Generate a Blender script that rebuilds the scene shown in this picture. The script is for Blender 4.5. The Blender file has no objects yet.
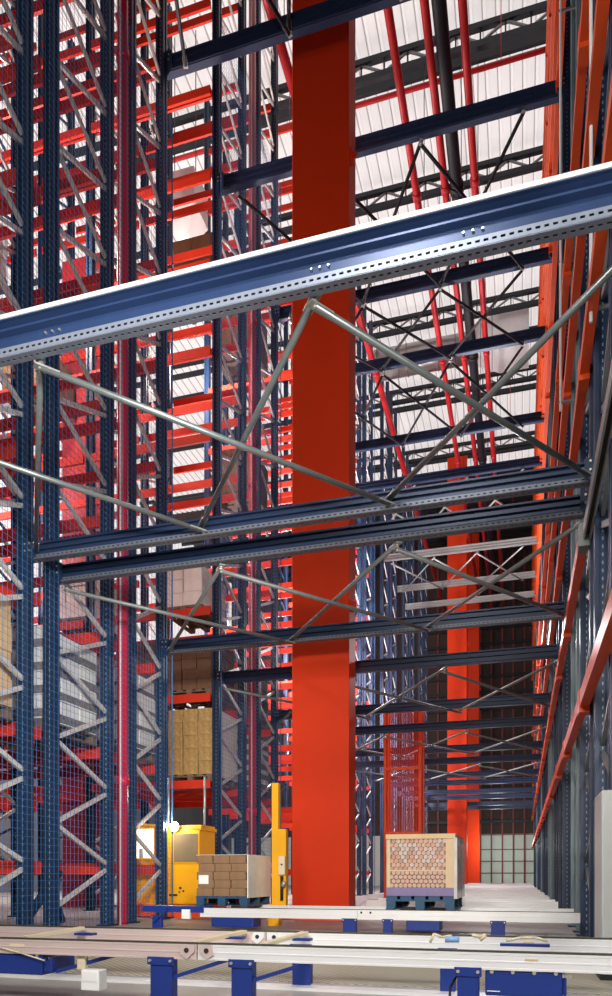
import bpy, bmesh, math, random
from mathutils import Vector, Matrix
random.seed(7)
C = bpy.context.scene.collection
F = 740.7; CX = 306.0; HY = 876.0; CAMZ = 0.70
PSI = math.radians(16.26); CO = math.cos(PSI); SI = math.sin(PSI)

# ---------------------------------------------------------------- where a thing seen at a pixel stands, once its depth along the aisle is known
def ax(px, Y):
    r = (px - CX) / F
    return Y * (r * CO - SI) / (CO + r * SI)
def dep(X, Y): return -X * SI + Y * CO
def az(px, py, Y): return CAMZ + (HY - py) * dep(ax(px, Y), Y) / F

# ---------------------------------------------------------------- materials
def mat(name, col, rough=.5, metal=0., noise=.08, scale=6., spec=.4, emit=None, estr=0., alpha=1., trans=0.):
    m = bpy.data.materials.new(name); m.use_nodes = True
    nt = m.node_tree; b = nt.nodes['Principled BSDF']
    b.inputs['Roughness'].default_value = rough; b.inputs['Metallic'].default_value = metal
    b.inputs['Specular IOR Level'].default_value = spec
    b.inputs['Base Color'].default_value = (*col, 1)
    if noise:
        tc = nt.nodes.new('ShaderNodeTexCoord'); nz = nt.nodes.new('ShaderNodeTexNoise')
        nz.inputs['Scale'].default_value = scale; nz.inputs['Detail'].default_value = 4
        mx = nt.nodes.new('ShaderNodeMix'); mx.data_type = 'RGBA'
        mx.inputs[6].default_value = (*[c * (1 - noise * 2.2) for c in col], 1)
        mx.inputs[7].default_value = (*[min(1, c * (1 + noise * 1.5) + noise * .01) for c in col], 1)
        nt.links.new(tc.outputs['Object'], nz.inputs['Vector']); nt.links.new(nz.outputs['Fac'], mx.inputs[0])
        nt.links.new(mx.outputs[2], b.inputs['Base Color'])
    if emit:
        b.inputs['Emission Color'].default_value = (*emit, 1); b.inputs['Emission Strength'].default_value = estr
    if alpha < 1: b.inputs['Alpha'].default_value = alpha
    if trans: b.inputs['Transmission Weight'].default_value = trans
    return m

def math_node(nt, op, a, b=None, c=None):
    n = nt.nodes.new('ShaderNodeMath'); n.operation = op
    for i, v in enumerate((a, b, c)):
        if v is None: continue
        if isinstance(v, (int, float)): n.inputs[i].default_value = v
        else: nt.links.new(v, n.inputs[i])
    return n.outputs[0]

def perforated(name, col, holecol, along, across, pitch, width, off, rough=.45, metal=.0, fill=.45):
    """painted steel punched with a double row of holes: along/across are object axes"""
    m = mat(name, col, rough, metal, .06)
    nt = m.node_tree; b = nt.nodes['Principled BSDF']
    src = b.inputs['Base Color'].links[0].from_socket
    tc = nt.nodes.new('ShaderNodeTexCoord'); sp = nt.nodes.new('ShaderNodeSeparateXYZ')
    nt.links.new(tc.outputs['Object'], sp.inputs[0])
    a = math_node(nt, 'LESS_THAN', math_node(nt, 'FRACT', math_node(nt, 'DIVIDE', sp.outputs[along], pitch)), fill)
    tot = None
    for ac in across:
        d = math_node(nt, 'ABSOLUTE', math_node(nt, 'SUBTRACT', math_node(nt, 'ABSOLUTE', sp.outputs[ac]), off))
        h = math_node(nt, 'LESS_THAN', d, width)
        tot = h if tot is None else math_node(nt, 'MAXIMUM', tot, h)
    f = math_node(nt, 'MULTIPLY', a, tot)
    mx = nt.nodes.new('ShaderNodeMix'); mx.data_type = 'RGBA'
    nt.links.new(f, mx.inputs[0]); nt.links.new(src, mx.inputs[6]); mx.inputs[7].default_value = (*holecol, 1)
    nt.links.new(mx.outputs[2], b.inputs['Base Color'])
    return m

def translucent(name, col, seam, pitch, axis, tcol):
    """white corrugated daylight sheet: part of the sky's light passes through it"""
    m = bpy.data.materials.new(name); m.use_nodes = True; nt = m.node_tree
    b = nt.nodes['Principled BSDF']; out = nt.nodes['Material Output']
    b.inputs['Roughness'].default_value = .6
    tc = nt.nodes.new('ShaderNodeTexCoord'); sp = nt.nodes.new('ShaderNodeSeparateXYZ')
    nt.links.new(tc.outputs['Object'], sp.inputs[0])
    f = math_node(nt, 'LESS_THAN', math_node(nt, 'FRACT', math_node(nt, 'DIVIDE', sp.outputs[axis], pitch)), .09)
    mx = nt.nodes.new('ShaderNodeMix'); mx.data_type = 'RGBA'
    nt.links.new(f, mx.inputs[0]); mx.inputs[6].default_value = (*col, 1); mx.inputs[7].default_value = (*seam, 1)
    nt.links.new(mx.outputs[2], b.inputs['Base Color'])
    tr = nt.nodes.new('ShaderNodeBsdfTranslucent')
    mt = nt.nodes.new('ShaderNodeMix'); mt.data_type = 'RGBA'
    nt.links.new(f, mt.inputs[0]); mt.inputs[6].default_value = (*tcol, 1); mt.inputs[7].default_value = (*[c * .6 for c in tcol], 1)
    nt.links.new(mt.outputs[2], tr.inputs['Color'])
    ms = nt.nodes.new('ShaderNodeMixShader'); ms.inputs[0].default_value = .62
    nt.links.new(b.outputs[0], ms.inputs[1]); nt.links.new(tr.outputs[0], ms.inputs[2])
    nt.links.new(ms.outputs[0], out.inputs['Surface'])
    return m

NAVY = (.012, .032, .078)
M = {}
M['navy'] = mat('navy_paint', NAVY, .42, .1)
M['post'] = perforated('perforated_navy_paint', NAVY, (.22, .27, .34), 2, (0, 1), .075, .006, .0, .42, .1, .4)  # pale hole colour paints light shining through the punched posts
M['post_grey'] = perforated('perforated_grey_green_paint', (.17, .24, .27), (.03, .04, .05), 2, (0, 1), .075, .006, .0, .42, .1)
M['tie'] = mat('tie_beam_paint', (.022, .040, .095), .38, .15)
M['big'] = mat('big_beam_blue', (.030, .060, .155), .32, .2, .08, 5)
M['tie_holes'] = perforated('punched_tie_flange', (.19, .21, .25), (.012, .014, .02), 0, (1,), .06, .016, .0, .4, .3, .55)
M['tie_flange'] = mat('tie_flange_grey', (.15, .17, .21), .42, .3, .08, 8)
M['flange'] = mat('grey_blue_flange', (.26, .30, .38), .4, .35)
M['black_steel'] = mat('black_steel', (.012, .014, .020), .5, .1)
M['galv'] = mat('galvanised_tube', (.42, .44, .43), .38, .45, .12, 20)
M['brace'] = mat('galvanised_channel', (.66, .66, .64), .42, .25, .08, 14)
M['galv_dull'] = mat('dull_grey_steel', (.24, .26, .26), .5, .4, .1, 20)  # duller, darker grey than the galvanised tube
M['bolt'] = mat('bolt_zinc', (.75, .72, .62), .35, .8, 0)
M['orange'] = mat('orange_beam_paint', (.80, .085, .012), .42, 0, .05)
M['red'] = mat('red_beam_paint', (.60, .036, .014), .6, 0, .06, spec=.2)
M['column'] = mat('orange_red_column_paint', (.74, .042, .005), .55, 0, .05, 1.2, spec=.2)
M['crimson'] = mat('crimson_column_paint', (.34, .022, .022), .55, 0, .06, 1.5)
M['pipe'] = mat('crimson_pipe_paint', (.55, .012, .045), .35, 0, .05)
M['roofpipe'] = mat('red_sprinkler_paint', (.55, .02, .025), .4, 0, .05)
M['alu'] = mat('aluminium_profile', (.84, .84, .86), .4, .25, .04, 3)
M['alu_reflect'] = mat('aluminium_pink_reflection', (.66, .53, .51), .4, .25, .06, 3)  # plain aluminium with a pink reflection put into its colour
M['alu_groove'] = mat('profile_groove', (.40, .40, .42), .5, .4)
M['bed'] = mat('brown_bed_plate', (.20, .18, .14), .5, .2, .2, 5)  # dark brown plate between the far rails
M['strut_grey'] = mat('grey_zinc_tube', (.24, .275, .275), .34, .5, .1, 20)
M['chain'] = mat('oily_chain', (.07, .07, .05), .55, .4, .2, 40)
M['machine'] = mat('machine_blue', (.012, .035, .22), .38, 0, .06)
M['cream'] = mat('cream_plastic', (.72, .63, .44), .5, 0, .04)
M['white'] = mat('white_plastic', (.82, .83, .82), .4, 0, .04)
M['dark'] = mat('dark_recess', (.02, .02, .022), .6)
M['yellow'] = mat('yellow_paint', (.88, .42, .012), .4, 0, .05)
M['glass_tan'] = mat('tinted_cab_glass', (.22, .165, .10), .15, 0, .05)
M['lampwhite'] = mat('lit_cab_window', (1, .95, .8), .4, 0, 0, emit=(1, .90, .68), estr=1.6)
M['lamp'] = mat('lamp_lens', (1, 1, 1), .3, 0, 0, emit=(1, .93, .78), estr=60)
M['carton'] = mat('brown_carton', (.25, .145, .075), .7, 0, .14, 9)
M['carton_dark'] = mat('dark_carton', (.17, .095, .05), .7, 0, .14, 9)
M['carton_gold'] = mat('printed_gold_carton', (.46, .30, .11), .6, 0, .3, 14)
M['carton_white'] = mat('white_carton', (.72, .73, .72), .6, 0, .05, 7)
M['print_band'] = mat('dark_printed_band', (.22, .19, .18), .6, 0, .5, 22)
M['film'] = mat('white_stretch_film', (.78, .77, .72), .25, 0, .1, 6)
M['tan'] = mat('kraft_board', (.66, .47, .27), .6, 0, .06, 8)
M['lav'] = mat('lavender_band', (.20, .15, .34), .45, 0, .08, 8)
M['roll_end'] = mat('pale_roll_end', (.62, .36, .25), .5, 0, .25, 40)
M['roll_core'] = mat('roll_gap_brown', (.09, .03, .02), .6, 0, .2, 20)
M['wood'] = mat('grey_pallet_wood', (.18, .13, .09), .75, 0, .2, 12)
M['pallet_blue'] = mat('blue_pallet_paint', (.018, .075, .16), .55, 0, .15, 14)
M['net'] = mat('blue_net_cord', (.05, .17, .40), .5, 0, 0)
M['duct'] = mat('galvanised_duct', (.42, .37, .35), .3, .6, .08, 3)
M['floor'] = mat('concrete_floor', (.34, .33, .31), .45, 0, .1, 2)
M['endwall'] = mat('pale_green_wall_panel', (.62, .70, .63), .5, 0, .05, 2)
M['endwall_unlit'] = mat('unlit_wall_panel', (.045, .026, .022), .7, 0, .15, 2)  # same end wall higher up, its lack of light put into the colour
M['mullion'] = mat('oxide_red_mullion', (.20, .035, .028), .5, 0, .05)
M['rightwall'] = mat('grey_cladding', (.10, .11, .12), .6, 0, .08, 1)
M['cabinet'] = mat('light_grey_cabinet', (.60, .62, .62), .45, 0, .03)
M['cabinet_side'] = M['cabinet']
M['roof'] = translucent('daylight_roof_sheet', (.82, .79, .76), (.42, .30, .28), .33, 0, (.92, .84, .80))
M['leftwall'] = translucent('daylight_wall_sheet', (.85, .80, .78), (.5, .35, .33), .5, 1, (1, .93, .90))

# woven floor mat
def woven():
    m = mat('woven_mesh_mat', (.44, .43, .38), .6, .1, 0)
    nt = m.node_tree; b = nt.nodes['Principled BSDF']
    tc = nt.nodes.new('ShaderNodeTexCoord'); ck = nt.nodes.new('ShaderNodeTexChecker')
    ck.inputs['Scale'].default_value = 32; ck.inputs['Color1'].default_value = (.52, .49, .38, 1); ck.inputs['Color2'].default_value = (.27, .26, .20, 1)
    nt.links.new(tc.outputs['Object'], ck.inputs['Vector']); nt.links.new(ck.outputs['Color'], b.inputs['Base Color'])
    return m
M['mat'] = woven()

# ---------------------------------------------------------------- mesh builder
class MB:
    def __init__(s): s.v = []; s.f = []
    def poly(s, vs, fs):
        o = len(s.v); s.v += [tuple(v) for v in vs]; s.f += [[i + o for i in f] for f in fs]; return s
    def box(s, x0, x1, y0, y1, z0, z1):
        return s.poly([(x0,y0,z0),(x1,y0,z0),(x1,y1,z0),(x0,y1,z0),(x0,y0,z1),(x1,y0,z1),(x1,y1,z1),(x0,y1,z1)],
                      [(0,3,2,1),(4,5,6,7),(0,1,5,4),(1,2,6,5),(2,3,7,6),(3,0,4,7)])
    def tube(s, p, q, r, n=8, r2=None, cap=True):
        p = Vector(p); q = Vector(q); d = (q - p).normalized()
        u = d.orthogonal().normalized(); w = d.cross(u)
        if r2 is None: r2 = r
        vs = []
        for k in range(n):
            a = 2 * math.pi * (k + .5) / n
            e = u * math.cos(a) + w * math.sin(a)
            vs.append(p + e * r); vs.append(q + e * r2)
        fs = [(2*k, 2*((k+1) % n), 2*((k+1) % n)+1, 2*k+1) for k in range(n)]
        if cap: fs += [tuple(2*k for k in reversed(range(n))), tuple(2*k+1 for k in range(n))]
        return s.poly(vs, fs)
    def bar(s, p, q, a, b, up=(0,0,1)):
        """rectangular bar: a across, b along 'up'"""
        p = Vector(p); q = Vector(q); d = (q - p).normalized(); up = Vector(up)
        u = d.cross(up).normalized(); w = u.cross(d)
        vs = []
        for e in (p, q):
            for (i, j) in ((-1,-1),(1,-1),(1,1),(-1,1)): vs.append(e + u*i*a/2 + w*j*b/2)
        return s.poly(vs, [(0,1,2,3),(7,6,5,4),(0,4,5,1),(1,5,6,2),(2,6,7,3),(3,7,4,0)])
    def extrude(s, prof, axis, a0, a1):
        """closed profile (2-D points) along an axis: x -> (y,z), y -> (x,z), z -> (x,y)"""
        n = len(prof)
        def P(p, a): return {'x': (a, p[0], p[1]), 'y': (p[0], a, p[1]), 'z': (p[0], p[1], a)}[axis]
        vs = [P(p, a0) for p in prof] + [P(p, a1) for p in prof]
        fs = [(k, (k+1) % n, (k+1) % n + n, k + n) for k in range(n)] + [tuple(reversed(range(n))), tuple(range(n, 2*n))]
        return s.poly(vs, fs)
    def mesh(s, name, m):
        me = bpy.data.meshes.new(name); me.from_pydata(s.v, [], s.f)
        bm = bmesh.new(); bm.from_mesh(me); bmesh.ops.recalc_face_normals(bm, faces=bm.faces); bm.to_mesh(me); bm.free()
        me.materials.append(m); return me
    def build(s, name, m, parent=None, loc=(0,0,0)):
        return put(name, s.mesh(name, m), parent, loc)

def put(name, me, parent=None, loc=(0,0,0)):
    o = bpy.data.objects.new(name, me); C.objects.link(o); o.location = loc
    if parent is not None: o.parent = parent
    return o
def tag(o, label, cat, group=None, kind=None):
    o['label'] = label; o['category'] = cat
    if group: o['group'] = group
    o['kind'] = kind or 'thing'
    return o
def thing(name, label, cat, loc=(0,0,0), group=None, rz=0):
    o = bpy.data.objects.new(name, None); C.objects.link(o); o.location = loc; o.rotation_euler.z = rz
    o.empty_display_size = .1
    return tag(o, label, cat, group)
def struct(name, mb, m):
    o = mb.build(name, m); o['kind'] = 'structure'; return o
def bevel(o, w, n=2):
    b = o.modifiers.new('edge', 'BEVEL'); b.width = w; b.segments = n; b.limit_method = 'ANGLE'; return o
def smooth(o):
    for p in o.data.polygons: p.use_smooth = len(p.vertices) == 4
    return o
ORD = ['first','second','third','fourth','fifth','sixth','seventh','eighth','ninth','tenth','eleventh','twelfth','thirteenth','fourteenth','fifteenth','sixteenth']

# ---------------------------------------------------------------- room shell
XL, XR, YE, ZR = -21.0, 4.4, 52.0, 22.7
struct('floor', MB().box(XL, 9, -6, YE + .3, -.2, 0), M['floor'])
def corrugated(axis_pts, make):
    mb = MB(); vs = []; fs = []
    for k, (a, d) in enumerate(axis_pts):
        vs += make(a, d)
        if k: fs.append((2*k-2, 2*k, 2*k+1, 2*k-1))
    return mb.poly(vs, fs)
pts = []; x = XL
while x < 9.0:
    pts += [(x, 0), (x + .22, 0), (x + .25, .05), (x + .30, .05)]; x += .33
struct('ceiling', corrugated(pts, lambda a, d: [(a, 13.8, ZR + d), (a, 41.0, ZR + d)]), M['roof'])
struct('ceiling_front_light_block', MB().box(XL, 9, -6, 13.8, ZR, ZR + .06), M['rightwall'])  # unseen opaque roof part added to darken the steel at the front
struct('ceiling_rear', MB().box(XL, 9, 41.0, YE, ZR, ZR + .06), M['endwall_unlit'])
pts = []; y = -6.0
while y < YE:
    pts += [(y, 0), (y + .40, 0), (y + .43, -.05), (y + .47, -.05)]; y += .5
struct('wall_left', corrugated(pts, lambda a, d: [(XL + d, a, 8.0), (XL + d, a, ZR)]), M['leftwall'])
struct('wall_left_lower', MB().box(XL - .2, XL, -6, YE, 0, 8.0), M['rightwall'])
struct('wall_right', MB().box(9.0, 9.2, -6, YE, 0, ZR), M['rightwall'])
struct('wall_front_light_block', MB().box(XL, 9, -6.2, -6, 0, ZR + .1), M['rightwall'])  # unseen wall added to block sky light from behind the viewpoint
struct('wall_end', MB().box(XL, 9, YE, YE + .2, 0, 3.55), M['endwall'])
struct('wall_end_upper', MB().box(XL, 9, YE, YE + .2, 3.55, ZR + .1), M['endwall_unlit'])
k = 0
x = -5.6
while x < .9:
    struct('trim_%d' % k, MB().box(x - .05, x + .05, YE - .12, YE, 0, ZR), M['mullion']); k += 1; x += .72
for z in (.9, 1.7, 2.5, 3.5):
    struct('trim_%d' % k, MB().box(-7, 1.5, YE - .06, YE, z - .03, z + .03), M['mullion']); k += 1
z = 4.4
while z < ZR - 2:
    struct('trim_%d' % k, MB().box(-7, 1.5, YE - .16, YE, z - .10, z + .10), M['black_steel']); k += 1; z += 1.1

# ---------------------------------------------------------------- roof steel
py = [2.9, 5.5, 8.0, 10.8, 13.4, 16.0, 20.3, 25.2, 31.0, 34.6, 39.4, 44.4, 48.9]
for i, y in enumerate(py):
    tag(MB().extrude([(y-.05, 22.46), (y+.05, 22.46), (y+.05, 22.49), (y-.02, 22.49), (y-.02, 22.65), (y+.05, 22.65), (y+.05, 22.68), (y-.05, 22.68)], 'x', XL + .1, 4.2).build('roof_purlin', M['black_steel']),
        'dark roof purlin under the white roof sheets, %s from the front' % ORD[i], 'roof purlin', 'roof purlins')
TR = [9.6, 14.2, 19.4, 23.2, 28.7, 33.0, 37.9, 43.3, 49.6]
for i, y in enumerate(TR):
    t = thing('roof_truss', 'black lattice roof truss spanning under the white roof, %s from the front' % ORD[i], 'roof truss', (0, y, 21.95), 'roof trusses')
    MB().box(XL + .1, 4.3, -.07, .07, .36, .50).build('top_chord', M['black_steel'], t)
    MB().box(XL + .1, 4.3, -.07, .07, -.12, .04).build('bottom_chord', M['black_steel'], t)
    xx = -6.6; up = 0
    while xx < 4.2:
        MB().bar((xx, 0, .02 if up else .38), (xx + .62, 0, .38 if up else .02), .05, .05).build('diagonal', M['galv_dull'], t)
        MB().box(xx - .02, xx + .02, -.02, .02, .02, .38).build('strut', M['black_steel'], t)
        xx += .62; up = 1 - up
def pipe_y(name, lab, x, z, r, m, cat='roof pipe'):
    t = thing(name, lab, cat, (x, 0, z), 'pipes along the roof')
    smooth(MB().tube((0, .5, 0), (0, 49, 0), r, 12).build('pipe', m, t))
    for y in TR:
        MB().tube((0, y, 0), (0, y, 21.83 - z), .010, 6).build('hanger', M['black_steel'], t)
    for y in (6, 12, 18, 24, 30, 36):
        smooth(MB().tube((0, y - .1, 0), (0, y + .1, 0), r * 1.22, 12).build('coupling', m, t))
pipe_y('sprinkler_pipe', 'red sprinkler pipe along the roof beside the orange column', -2.45, 17.2, .085, M['roofpipe'])
pipe_y('sprinkler_pipe', 'red sprinkler pipe touching the wide black roof pipe', -1.77, 17.2, .085, M['roofpipe'])
pipe_y('drain_pipe', 'wide black pipe along the roof between the red pipes', -1.50, 17.15, .14, M['black_steel'])
pipe_y('sprinkler_pipe', 'red sprinkler pipe along the roof beyond the wide black pipe', -1.08, 17.2, .085, M['roofpipe'])
pipe_y('sprinkler_pipe', 'red sprinkler pipe along the roof over the netted racks', -4.6, 17.2, .10, M['roofpipe'])
for i, y in enumerate((12.6, 19.0, 25.4, 34.0, 43.0)):
    tag(smooth(MB().tube((-12, y, 20.9 - .02), (2.9, y, 20.9 - .02), .06, 10).tube((-.5, y, 20.9), (-.5, y, ZR), .01, 6).tube((-6, y, 20.9), (-6, y, ZR), .01, 6).build('sprinkler_branch', M['roofpipe'])),
        'thin red sprinkler branch pipe crossing the roof, %s from the front' % ORD[i], 'roof pipe', 'sprinkler branches')
t = thing('ventilation_hopper', 'white tapered ventilation box hanging high between the netted racks', 'ventilation box', (-8.45, 17.7, 17.3))
bevel(MB().box(-.45, .45, -.45, .45, .55, 1.45).build('box_body', M['white'], t), .02)
MB().poly([(-.45,-.45,.55),(.45,-.45,.55),(.45,.45,.55),(-.45,.45,.55),(-.16,-.16,0),(.16,-.16,0),(.16,.16,0),(-.16,.16,0)],
          [(0,3,2,1),(4,5,6,7),(0,1,5,4),(1,2,6,5),(2,3,7,6),(3,0,4,7)]).build('hopper', M['white'], t)
for dx in (-.3, .3): MB().tube((dx, 0, 1.45), (dx, 0, ZR - 17.3), .012, 6).build('hanger', M['black_steel'], t)
# ventilation duct
t = thing('ventilation_duct', 'silvery round ventilation duct under the roof with a white hopper end', 'duct', (0, 29.6, 21.35))
smooth(MB().tube((-5.9, 0, 0), (-1.75, 0, 0), .55, 28).build('duct_tube', M['duct'], t))
for x in (-5.6, -4.4, -3.2, -2.0):
    smooth(MB().tube((x - .03, 0, 0), (x + .03, 0, 0), .575, 28).build('seam_band', M['duct'], t))
MB().poly([(-1.75,-.45,-.45),(-1.75,.45,-.45),(-1.75,.45,.45),(-1.75,-.45,.45),(-.85,-.7,-.75),(-.85,.7,-.75),(-.85,.7,.75),(-.85,-.7,.75)],
          [(0,3,2,1),(4,5,6,7),(0,1,5,4),(1,2,6,5),(2,3,7,6),(3,0,4,7)]).build('hopper', M['white'], t)
MB().box(-.85, .25, -.7, .7, -.75, .75).build('fan_box', M['white'], t)

# ---------------------------------------------------------------- columns
def column(label, x0, x1, y, depth, group='orange columns', top=ZR - .3, m=None):
    m = m or M['column']
    w = x1 - x0
    t = thing('steel_column', label, 'column', ((x0 + x1) / 2, y, 0), group)
    a = w / 2
    bevel(MB().box(-a, a, 0, depth, 0, top).build('shaft', m, t), .012)
    MB().box(-a - .12, a + .12, -.12, depth + .12, 0, .03).build('base_plate', m, t)
    for z in (5.1, 12.5, 18.0):
        if z > top - 1: continue
        MB().box(a, a + .10, depth * .2, depth * .2 + .03, z, z + .10).box(a, a + .04, depth * .1, depth * .4, z - .03, z + .13).build('lug', m, t)
    return t
column('tall orange-red column standing just behind the low conveyor with the pallets', -3.685, -2.71, 11.8, .5)
column('tall orange column far down the aisle above the roll pallet load', -3.685, -2.71, 38.6, .5)
column('narrow strip of the last orange column behind the far orange column', -3.685, -2.60, 48.0, .5)
column('dark red column inside the netted racks, between white cartons and pipe', -10.0, -9.0, 14.55, .5, 'columns in the racks', 14.6, M['crimson'])

# open orange slats added for a half-transparent ghost column in line
t = thing('ghost_column', 'see-through orange ghost column, added as mesh behind the roll pallet load', 'ghost column', (-3.2, 20.6, 0))
for x in (-.49, .49):
    for y in (0, .6): MB().box(x - .035, x + .035, y - .035, y + .035, 0, 5.5).build('corner_post', M['orange'], t)
def slats(mb, ax_, a0, a1, c, z0, z1):
    a = a0
    while a < a1:
        if ax_ == 'x': mb.box(a, a + .030, c - .008, c + .008, z0, z1)
        else: mb.box(c - .008, c + .008, a, a + .030, z0, z1)
        a += .058
    return mb
slats(MB(), 'x', -.45, .45, 0, .1, 5.4).build('front_mesh', M['column'], t)
slats(MB(), 'y', .04, .56, .49, .1, 5.4).build('side_mesh', M['column'], t)
for z in (.1, 1.9, 3.7, 5.45): MB().box(-.5, .5, -.04, .04, z - .04, z + .04).build('rail', M['orange'], t)

# ---------------------------------------------------------------- rack uprights
ROWS = [(6.15, 7.42), (7.93, 9.22), (9.85, 10.85), (13.12, 14.45), (15.35, 16.55), (18.9, 20.2), (21.1, 22.35), (24.7, 26.0),
        (26.9, 28.15), (30.5, 31.8), (32.7, 33.95), (36.3, 37.6), (38.5, 39.8), (42.1, 43.4), (44.3, 45.6)]
ROWNAME = ORD
FX = [-5.6 - 2.75 * i for i in range(5)]
LV = [.81 + 1.65 * i for i in range(13)]
HPOST = 22.1
def omega(w, d):
    a = w / 2; b = d / 2
    return [(-a, -b), (-.03, -b), (-.03, -b + .03), (.03, -b + .03), (.03, -b), (a, -b), (a, -.022), (a - .028, -.022), (a - .028, .022), (a, .022), (a, b),
            (.03, b), (.03, b - .03), (-.03, b - .03), (-.03, b), (-a, b), (-a, .022), (-a + .028, .022), (-a + .028, -.022), (-a, -.022)]
POST = MB().extrude(omega(.14, .14), 'z', 0, HPOST).mesh('post', M['post'])
POSTG = MB().extrude(omega(.14, .14), 'z', 0, HPOST).mesh('post', M['post_grey'])
FOOT = MB().box(-.11, .11, -.11, .11, 0, .02).mesh('foot_plate', M['navy'])
PITCH = 1.06
_br = {}
def brace_mesh(dy, up, m):
    key = (round(dy, 2), up, m.name)
    if key not in _br:
        z0, z1 = (0, .48) if up else (.48, 0)
        mb = MB().bar((0, .05, z0), (0, dy - .05, z1), .035, .055)
        _br[key] = mb.mesh('brace', m)
    return _br[key]
def bracing_mesh(dy, m):
    key = ('all', round(dy, 2), m.name)
    if key not in _br:
        mb = MB(); z = .3
        while z < HPOST - 1.1:
            mb.bar((0, .05, z), (0, dy - .05, z + .48), .035, .055); mb.bar((0, .05, z + PITCH), (0, dy - .05, z + .58), .035, .055); z += PITCH
        _br[key] = mb.mesh('bracing', m)
    return _br[key]
def frame_mesh(dy, m):
    key = ('frame', round(dy, 2))
    if key not in _br:
        mb = MB().extrude(omega(.14, .14), 'z', 0, HPOST)
        pf = [(x, y + dy) for x, y in omega(.14, .14)]
        mb.extrude(pf, 'z', 0, HPOST)
        z = .3
        while z < HPOST - 1.1:
            mb.bar((0, .05, z), (0, dy - .05, z + .48), .035, .055); mb.bar((0, .05, z + PITCH), (0, dy - .05, z + .58), .035, .055); z += PITCH
        _br[key] = mb.mesh('upright_frame', m)
    return _br[key]
def rack_frame(x, y0, y1, label, group, detail=2, pm=None, bm_=None):
    dy = y1 - y0
    pm = pm or POST; bm_ = bm_ or M['brace']
    if detail == 0:
        return tag(put('upright_frame', frame_mesh(dy, M['navy']), None, (x, y0, 0)), label, 'rack frame', group)
    t = thing('upright_frame', label, 'rack frame', (x, y0, 0), group)
    put('post', pm, t, (0, 0, 0)); put('post', pm, t, (0, dy, 0))
    put('foot_plate', FOOT, t, (0, 0, 0)); put('foot_plate', FOOT, t, (0, dy, 0))
    z = .3
    while z < (HPOST - 1.1):
        put('brace', brace_mesh(dy, 1, bm_), t, (0, 0, z)); put('brace', brace_mesh(dy, 0, bm_), t, (0, 0, z + .58)); z += PITCH
    return t
BAYN = ['at the aisle end', 'one bay in from the aisle', 'two bays in from the aisle', 'three bays in from the aisle', 'four bays in from the aisle']
for j, (y0, y1) in enumerate(ROWS):
    for i, x in enumerate(FX):
        if j > 4 and i > 1: continue
        if j > 8 and i > 0: continue
        lab = 'navy netted rack frame, %s row back, %s' % (ORD[j], BAYN[i])
        rack_frame(x, y0, y1, lab, 'navy frames of the netted racks', 2 if i == 0 or (i == 1 and j < 5) else 0)
    lab = 'navy perforated rack frame beside the orange beams, %s row from the front' % ORD[j]
    rack_frame(.72, y0, y1, lab, 'frames beside the orange beams', 2, POSTG if j % 3 == 2 else POST, M['galv_dull'])
    if j >= 2:
        lab = 'navy rack frame one bay behind the orange beams, %s row from the front' % ORD[j]
        rack_frame(3.47, y0, y1, lab, 'frames behind the orange beams', 0)
for x, s in ((-5.6, 'netted racks'), (.72, 'orange beams')):
    rack_frame(x, 3.5, 4.78, 'foremost navy rack frame carrying the big perforated tie beam by the %s' % s, 'frames under the big tie beam', 1)

# ---------------------------------------------------------------- red beams of the netted racks
def beam_prof(): return [(-.025, -.085), (.025, -.085), (.025, .055), (.005, .055), (.005, .075), (-.025, .075)]
BEAM = MB().extrude(beam_prof(), 'x', -2.66, -.09).mesh('rack_beam', M['red'])
rest = MB()
for j, (y0, y1) in enumerate(ROWS[:5]):
    for i in range(4):
        for k, z in enumerate(LV):
            for s, y in enumerate((y0 - .10, y1 + .10)):
                if j == 0 and s == 0 and k < 1: continue
                if i == 0 or (i == 1 and j in (2, 3, 4)):
                    lab = 'red rack beam, %s level up, %s edge of the %s netted row, %s' % (ORD[k], ('near', 'rear')[s], ORD[j], ('end bay', 'next bay in')[i])
                    tag(put('rack_beam', BEAM, None, (FX[i], y, z)), lab, 'rack beam', 'red beams of the netted racks')
                else:
                    rest.extrude([(py_ + y, pz + z) for py_, pz in beam_prof()], 'x', FX[i] - 2.66, FX[i] - .09)
for j, (y0, y1) in enumerate(ROWS[5:9]):
    for k, z in enumerate(LV):
        for y in (y0 - .1, y1 + .1):
            rest.extrude([(py_ + y, pz + z) for py_, pz in beam_prof()], 'x', FX[0] - 2.66, FX[0] - .09)
tag(rest.build('rack_beams_deep', M['red']), 'mass of red rack beams deep inside the netted racks', 'rack beams', kind='stuff')
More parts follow.
